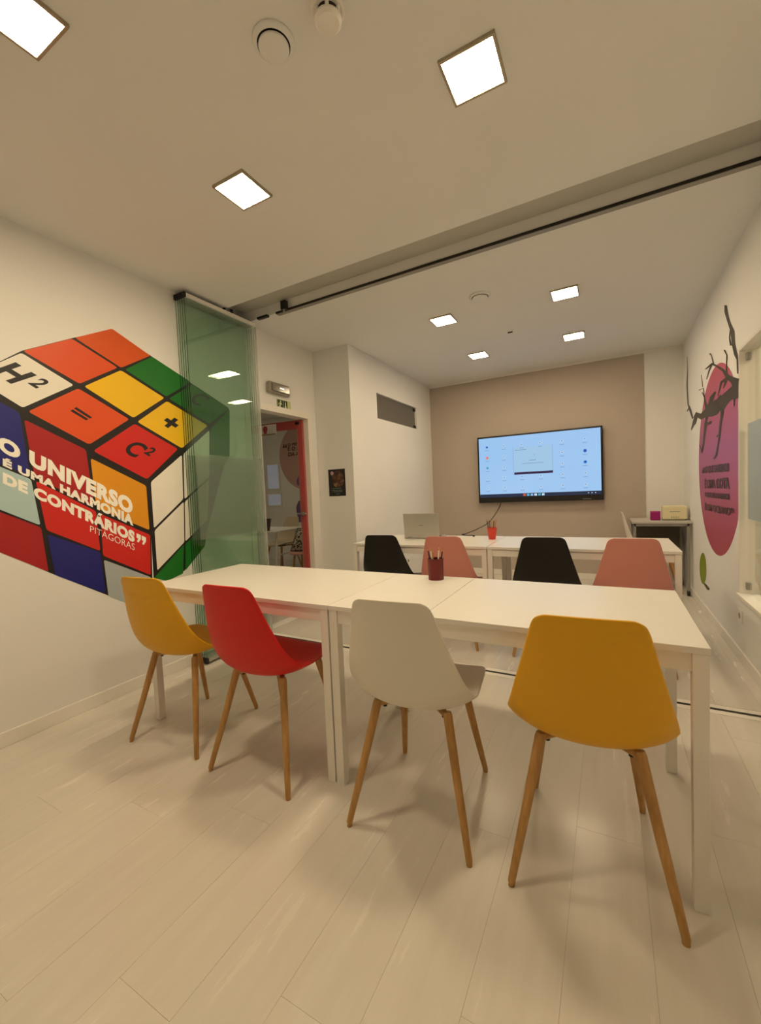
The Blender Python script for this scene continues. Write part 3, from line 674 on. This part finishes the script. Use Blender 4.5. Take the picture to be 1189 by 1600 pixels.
# ------------------------------------------------------------------ shell chairs
ROWS = [(.245,.424,.236,.432,.135), (.238,.437,.226,.446,.172), (.205,.446,.195,.459,.200), (.12,.441,.11,.470,.214), (0,.430,.01,.474,.222), (-.09,.428,-.06,.480,.228),
        (-.155,.437,-.112,.492,.229), (-.203,.465,-.150,.520,.222), (-.233,.515,-.188,.565,.209), (-.254,.60,-.220,.635,.189), (-.270,.69,-.245,.708,.168), (-.284,.77,-.266,.777,.149), (-.291,.81,-.277,.812,.139), (-.296,.835,-.286,.834,.127), (-.298,.846,-.291,.845,.104)]
def shell_mesh():
    rows = []; R_ = [Vector(r) for r in ROWS]
    for i in range(len(R_)-1):
        a, b_, c, d = R_[max(i-1, 0)], R_[i], R_[i+1], R_[min(i+2, len(R_)-1)]
        for k in range(3):
            t = k/3; rows.append(.5*((2*b_)+(c-a)*t+(2*a-5*b_+4*c-d)*t*t+(-a+3*b_-3*c+d)*t**3))
    rows.append(R_[-1]); nu = 16; mb = MB(); vs = []; fs = []
    for r in rows:
        yc, zc, ye, ze, w = r
        for k in range(nu+1):
            u = -1+2*k/nu; g = abs(u)**2.05
            x = w*(.62*u+.38*math.sin(u*math.pi/2))
            vs.append((x, yc+(ye-yc)*g, zc+(ze-zc)*g))
    n = nu+1
    for i in range(len(rows)-1):
        for k in range(nu): fs.append((i*n+k, i*n+k+1, (i+1)*n+k+1, (i+1)*n+k))
    mb.add(vs, fs); return mb
def chair(name, shell_m):
    t = empty(name)
    s = shell_mesh().build('seat_shell', shell_m, t)
    for p in s.data.polygons: p.use_smooth = True
    so = s.modifiers.new('thickness', 'SOLIDIFY'); so.thickness = .007; so.offset = 0
    ss = s.modifiers.new('smooth', 'SUBSURF'); ss.levels = 1; ss.render_levels = 1
    for sx in (-1, 1):
        for (tx_, ty, tz, fx, fy) in ((.130, -.128, .428, .2150, -.232), (.125, .120, .428, .1800, .228)):
            a = Vector((tx_*sx, ty, tz)); f = Vector((fx*sx, fy, 0)); k = a+(f-a)*.03
            l = MB().path([a, k, a+(f-a)*.5, f+Vector((0, 0, .012)), f], [.0135, .0160, .0140, .0108, .0098], n=14).build('leg', M_wood, t, smooth=True)
            MB().path([a+Vector((0,0,-.012)), Vector((tx_*sx*.6, ty*.6, .412)), Vector((tx_*sx*.25, ty*.25, .410))], [.013, .011, .010], n=10).build('bracket', M_wood, t, smooth=True)
            MB().tube((tx_*sx*.86, ty*.86, .398), (tx_*sx*.86, ty*.86, .426), .007, n=10).build('bolt', M_rub, t)
    MB().box(-.055, .055, -.055, .055, .402, .421).build('mount_plate', M_rub, t, bevel=.004)
    return t
def plastic(n, c, r=.42): return mat('shell_'+n, c, r, var=.01, scale=4, spec=.45)
P_y = plastic('yellow', (228, 170, 0)); P_r = plastic('red', (216, 4, 4)); P_w = plastic('white', (228, 222, 208)); P_b = plastic('black', (13, 12, 12)); P_p = plastic('pink', (208, 138, 128)); P_be = plastic('beige', (190, 175, 150))
c0_ = chair('shell_chair', P_y)
def place(x, y, a, m, label, group='plastic shell chairs with wooden legs', src=c0_, z=0):
    o = c0_ if not c0_.get('label') else copy_tree(c0_)
    o.location = (x, y, z); o.rotation_euler = (0, 0, math.radians(a)); tag(o, label, 'chair', group)
    for ch in o.children:
        if ch.name.startswith('seat_shell') and m is not P_y: ch.data = ch.data.copy(); ch.data.materials[0] = m
    return o
place(-.073, 1.458, 4, P_y, 'mustard yellow shell chair at the right end of the front row')
place(-.633, 1.437, 4, P_w, 'white shell chair in the front row')
place(-1.340, 1.421, 1.5, P_r, 'bright red shell chair in the front row')
place(-1.915, 1.419, 6, P_y, 'yellow shell chair nearest the puzzle cube wall')
place(-1.62, 3.185, 5, P_b, 'black shell chair at the left end of the rear row')
place(-1.085, 3.165, 4, P_p, 'pink shell chair between the two black chairs')
place(-.395, 3.185, 3, P_b, 'black shell chair between the two pink chairs')
place(.114, 3.185, 2, P_p, 'pink shell chair at the right end of the rear row')

# ------------------------------------------------------------------ pencil cups
def cup(name, loc, r0, r1, h, m, label, pencils, gtext, wherelab):
    t = empty(name, loc, 0, label, 'pencil cup', 'pencil cups')
    MB().lathe([(r0*.5, 0), (r0, .0), (r1, h), (r1-.002, h), (r0-.002, .004), (.002, .004)], n=36).build('body', m, t, smooth=True)
    MB().lathe([(r1+.0012, h-.006), (r1+.0016, h-.003), (r1+.0012, h+.001), (r1-.002, h+.001), (r1-.002, h-.006)], n=36).build('rim', m, t, smooth=True)
    for k, (a, lean, ln, col, lab) in enumerate(pencils):
        base_ = Vector(loc)+Vector((math.cos(a)*r0*.35, math.sin(a)*r0*.35, .006)); d = Vector((math.cos(a)*lean, math.sin(a)*lean, 1)).normalized()
        e = empty('pencil', base_, 0, lab+' '+wherelab, 'pencil', gtext)
        MB().tube((0,0,0), d*(ln-.016), .0036, n=6).build('barrel', mat('pencil_'+lab.split()[0], col, .4), e)
        tp = MB().tube(d*(ln-.016), d*(ln-.004), .0036, .0012, n=6).build('sharpened_tip', M_wood, e)
        MB().tube(d*(ln-.004), d*ln, .0012, .0003, n=6).build('lead', mat('lead_'+lab.split()[0], col, .5), tp)
cup('pencil_cup', (-.762, 1.945, .7402), .038, .0385, .104, mat('wine_metal', (104, 16, 20), .4), 'dark red cylindrical pencil cup on the front table',
    [(.3, .16, .150, (60, 20, 22), 'maroon pencil'), (1.4, .15, .158, (30, 26, 24), 'black pencil'), (2.6, .17, .148, (226, 218, 200), 'white pencil'), (3.6, .16, .155, (40, 30, 60), 'violet-black pencil'), (4.6, .12, .150, (170, 120, 80), 'tan pencil'), (5.6, .15, .160, (214, 206, 190), 'cream pencil')],
    'pencils in the dark red cup', 'standing in the dark red cup')
cup('pencil_cup', (-.884, 3.60, .7402), .029, .041, .100, mat('coral_plastic', (214, 62, 44), .4), 'orange red tapered pencil cup on the rear table',
    [(.2, .16, .175, (206, 96, 60), 'orange pencil'), (1.3, .18, .165, (40, 34, 30), 'charcoal pencil'), (2.4, .2, .170, (90, 50, 34), 'brown pencil'), (3.4, .2, .172, (34, 40, 34), 'dark-green pencil'), (4.8, .15, .165, (196, 150, 90), 'ochre pencil')],
    'pencils in the orange red cup', 'standing in the orange red cup')

# laptop on the rear table, lid towards us
lp = empty('laptop', (-1.520, 3.555, .7402), math.radians(3), 'open silver laptop seen from behind its lid on the rear table', 'laptop')
M_lap = mat('silver_shell', (186, 184, 176), .35, metal=.5)
MB().box(-.170, .170, .0, .225, .002, .016).build('base', M_lap, lp, bevel=.004)
MB().box(-.155, .155, .03, .13, .0162, .0172).build('keyboard', M_black, lp)
q = MB(); th = math.radians(-10)
lid = MB().box(-.170, .170, -.004, .003, 0, .222).build('lid', M_lap, lp, bevel=.003, loc=(0, .004, .012)); lid.rotation_euler = (-math.radians(6)*-1, 0, 0)
MB().box(-.160, .160, .0032, .0036, .01, .214).build('display', M_black, lid)
MB().box(-.020, .020, -.0046, -.0041, .108, .116).build('maker_mark', M_steel, lid)
for x in (-.12, .12): MB().tube((x-.02, .003, .012), (x+.02, .003, .012), .006, n=10).build('hinge', M_steel, lp)

# ------------------------------------------------------------------ small desk on castors in the far right corner
dk = empty('side_desk', (.21, 5.13, 0), 0, 'grey steel side desk on castors in the far right corner', 'desk')
DX, DYY, DHH = .515, .54, .760
MB().box(0, DX, 0, DYY, DHH-.022, DHH).build('desktop', mat('pale_grey_top', (196, 192, 184), .35), dk, bevel=.002)
MB().box(.02, DX-.02, .01, .03, DHH-.05, DHH-.0225).build('apron', M_steel, dk)
MB().box(.06, DX-.045, DYY-.03, DYY-.015, .30, DHH-.06).build('back_panel', mat('slate_panel', (104, 100, 88), .6), dk)
for x in (.015, DX-.04):
    for y in (.01, DYY-.035):
        MB().box(x, x+.025, y, y+.025, .055, DHH-.0225).build('leg', M_steel, dk, bevel=.002)
        c = MB().lathe([(.010, -.012), (.026, -.012), (.028, -.006), (.028, .006), (.026, .012), (.010, .012)], n=24, c=(x+.0125, y+.0125, .028), axis=0).build('castor', M_rub, dk, smooth=True)
        MB().box(x+.0075, x+.0175, y-.002, y+.027, .05, .062).build('fork', M_steel, c)
bx = empty('box', (.435, 5.34, .7602), 0, 'small magenta box on the side desk', 'box')
MB().box(-.044, .044, -.04, .04, 0, .082).build('body', mat('magenta_card', (158, 20, 110), .4), bx, bevel=.003)
MB().box(-.045, .045, -.041, .041, .0825, .094).build('lid', mat('magenta_lid', (176, 30, 126), .4), bx, bevel=.002)
ra = empty('speaker_box', (.603, 5.34, .7602), 0, 'rounded cream coloured device with a front slot on the side desk', 'device')
M_cr = mat('cream_plastic', (232, 222, 182), .4)
MB().box(-.108, .108, -.06, .06, .004, .150).build('body', M_cr, ra, bevel=.018, seg=4)
MB().box(-.100, .100, -.055, .055, 0, .006).build('foot', M_black, ra)
MB().box(-.045, .045, -.0612, -.0602, .086, .092).build('slot', M_steel, ra)
for k in range(4): MB().box(-.032+.02*k, -.026+.02*k, -.0612, -.0602, .022, .042).build('vent', M_steel, ra)
place(.42, 5.40, -90, P_w, 'white shell chair beside the grey side desk')

# ------------------------------------------------------------------ hall seen through the door
hm = empty('wall_mural', (-4.75, HALL_F, 1.9), 0, 'round dusty pink mural with dark lettering on the hall wall', 'mural')
MB().poly([(.62*math.cos(a), -.0008, .62*math.sin(a)) for a in [2*math.pi*k/72 for k in range(72)]]).build('pink_disc', vinyl('vinyl_dusty_pink', (196, 158, 150)), hm)
def onH(px, py, d=.0016): return at(1, HALL_F, px, py)-Vector((0, d, 0))-Vector((-4.75, HALL_F, 1.9))
def H6(x, y): return (405+x/13.21, 640+y/13.21)
tx = MB()
def hq(*p): return [onH(*H6(*c)) for c in p]
quote_marks(tx, hq((490,715),(572,705),(572,785),(490,795)), True)
text_quad(tx, 'O PENS', hq((588,700),(862,670),(862,729),(588,755)), .04)
text_quad(tx, 'É O E', hq((590,775),(828,754),(828,837),(590,855)), .04)
text_quad(tx, 'DA A', hq((598,885),(832,862),(832,946),(598,968)), .04)
tx.build('dark_lettering', vinyl('vinyl_hall_ink', (52, 38, 36)), hm)
V_pur = vinyl('vinyl_purple', (112, 70, 132))
MB().poly([onH(*H6(*p), .0020) for p in ((850,1290),(800,1390),(770,1480),(790,1560),(860,1585),(930,1560),(930,1300))]).build('purple_petal', V_pur, hm)
def H7(x, y): return (405+x/12.31, 760+y/12.31)
MB().poly([onH(*H7(*p), .0020) for p in ((820,240),(750,290),(712,400),(722,500),(760,690),(850,690),(900,600),(920,300))]).build('purple_petal', V_pur, hm)
w3 = empty('window_3', (-5.5, HALL_F, 1.4)); struct(w3)
def hp(px, py): return at(1, HALL_F, px, py)-Vector((-5.5, HALL_F, 1.4))
a, b_ = hp(418, 727), hp(437, 763); c, d = hp(420, 773), hp(440, 789)
M_sky = mat('frosted_pane', (196, 200, 214), .4, emit=(.6, .66, .85), estr=.12)
for (p, q_) in ((a, b_), (c, d)):
    MB().box(p.x, q_.x, -.012, -.002, q_.z, p.z).build('pane', M_sky, w3)
    MB().box(p.x-.03, q_.x+.03, -.018, -.0125, p.z, p.z+.03).box(p.x-.03, q_.x+.03, -.018, -.0125, q_.z-.03, q_.z).box(p.x-.03, p.x, -.018, -.0125, q_.z, p.z).box(q_.x, q_.x+.03, -.018, -.0125, q_.z, p.z).build('window_frame', M_trim, w3)
ht = empty('trestle_table', (-4.25, 4.32, 0), math.radians(4), 'white trestle table in the hall behind the pink door', 'table')
MB().box(-.5, .5, -.36, .36, .722, .74).build('tabletop', M_table, ht, bevel=.002)
for sx in (-1, 1):
    for sy in (-1, 1): MB().tube((.40*sx, .20*sy, .7215), (.46*sx, .33*sy, 0), .018, .016, n=10).build('leg', M_tleg, ht, smooth=True)
    MB().tube((.43*sx, -.25, .42), (.43*sx, .25, .42), .010, n=8).build('stretcher', M_tleg, ht)
st = empty('stool', (-3.42, 4.16, 0), 0, 'wooden stool with a pale red seat in the hall doorway', 'stool')
MB().lathe([(.02, .452), (.165, .452), (.17, .462), (.165, .474), (.02, .476)], n=32).build('seat', mat('pale_red_seat', (206, 150, 136), .5), st, smooth=True)
for k in range(4):
    a_ = math.pi/4+k*math.pi/2; MB().tube((.10*math.cos(a_), .10*math.sin(a_), .4515), (.17*math.cos(a_), .17*math.sin(a_), 0), .016, .013, n=10).build('leg', M_wood, st, smooth=True)
def print_mat():
    m = mat('animal_print', (150, 140, 124), .8); nt = m.node_tree; b = nt.nodes['Principled BSDF']
    v = nt.nodes.new('ShaderNodeTexVoronoi'); v.inputs['Scale'].default_value = 34; tc = nt.nodes.new('ShaderNodeTexCoord'); nt.links.new(tc.outputs['Object'], v.inputs['Vector'])
    cr = nt.nodes.new('ShaderNodeValToRGB'); e = cr.color_ramp.elements; e[0].position = .42; e[0].color = srgb(40, 30, 26); e[1].position = .5; e[1].color = srgb(196, 186, 168)
    nt.links.new(v.outputs['Distance'], cr.inputs[0]); nt.links.new(cr.outputs[0], b.inputs['Base Color']); return m
cu = empty('cushion', (-3.40, 4.17, .478), math.radians(20), 'animal print cushion propped on the hall stool', 'cushion')
q = MB(); n = 12; vs = []; fs = []
for s in (-1, 1):
    for i in range(n+1):
        for j in range(n+1):
            u, v = -1+2*i/n, -1+2*j/n; bulge = .055*((1-u**4)*(1-v**4))**.6
            vs.append((.15*u+.09*v*.6+.02, s*bulge, .15+.145*v))
for s in range(2):
    o_ = s*(n+1)**2
    for i in range(n):
        for j in range(n): fs.append(tuple(o_+x for x in (i*(n+1)+j, (i+1)*(n+1)+j, (i+1)*(n+1)+j+1, i*(n+1)+j+1)))
q.add(vs, fs); q.build('cover', print_mat(), cu, smooth=True)
MB().path([(.15*u+.09*v*.6+.02, 0, .15+.145*v) for u, v in ((-1,-1),(1,-1),(1,1),(-1,1),(-1,-1))], .006, n=8).build('piping', M_black, cu)
place(-4.55, 5.02, 178, P_be, 'beige shell chair behind the hall table')
vs_ = empty('flower_pot', (-3.95, 4.10, .7402), 0, 'dark brown tapered pot on the hall table', 'pot')
MB().lathe([(.03, 0), (.035, .002), (.06, .15), (.056, .15), (.033, .006), (.002, .006)], n=28).build('body', mat('brown_clay', (70, 44, 36), .5), vs_, smooth=True)
MB().lathe([(.058, .147), (.063, .150), (.063, .158), (.056, .158)], n=28).build('rim', mat('brown_clay', (70, 44, 36), .5), vs_, smooth=True)
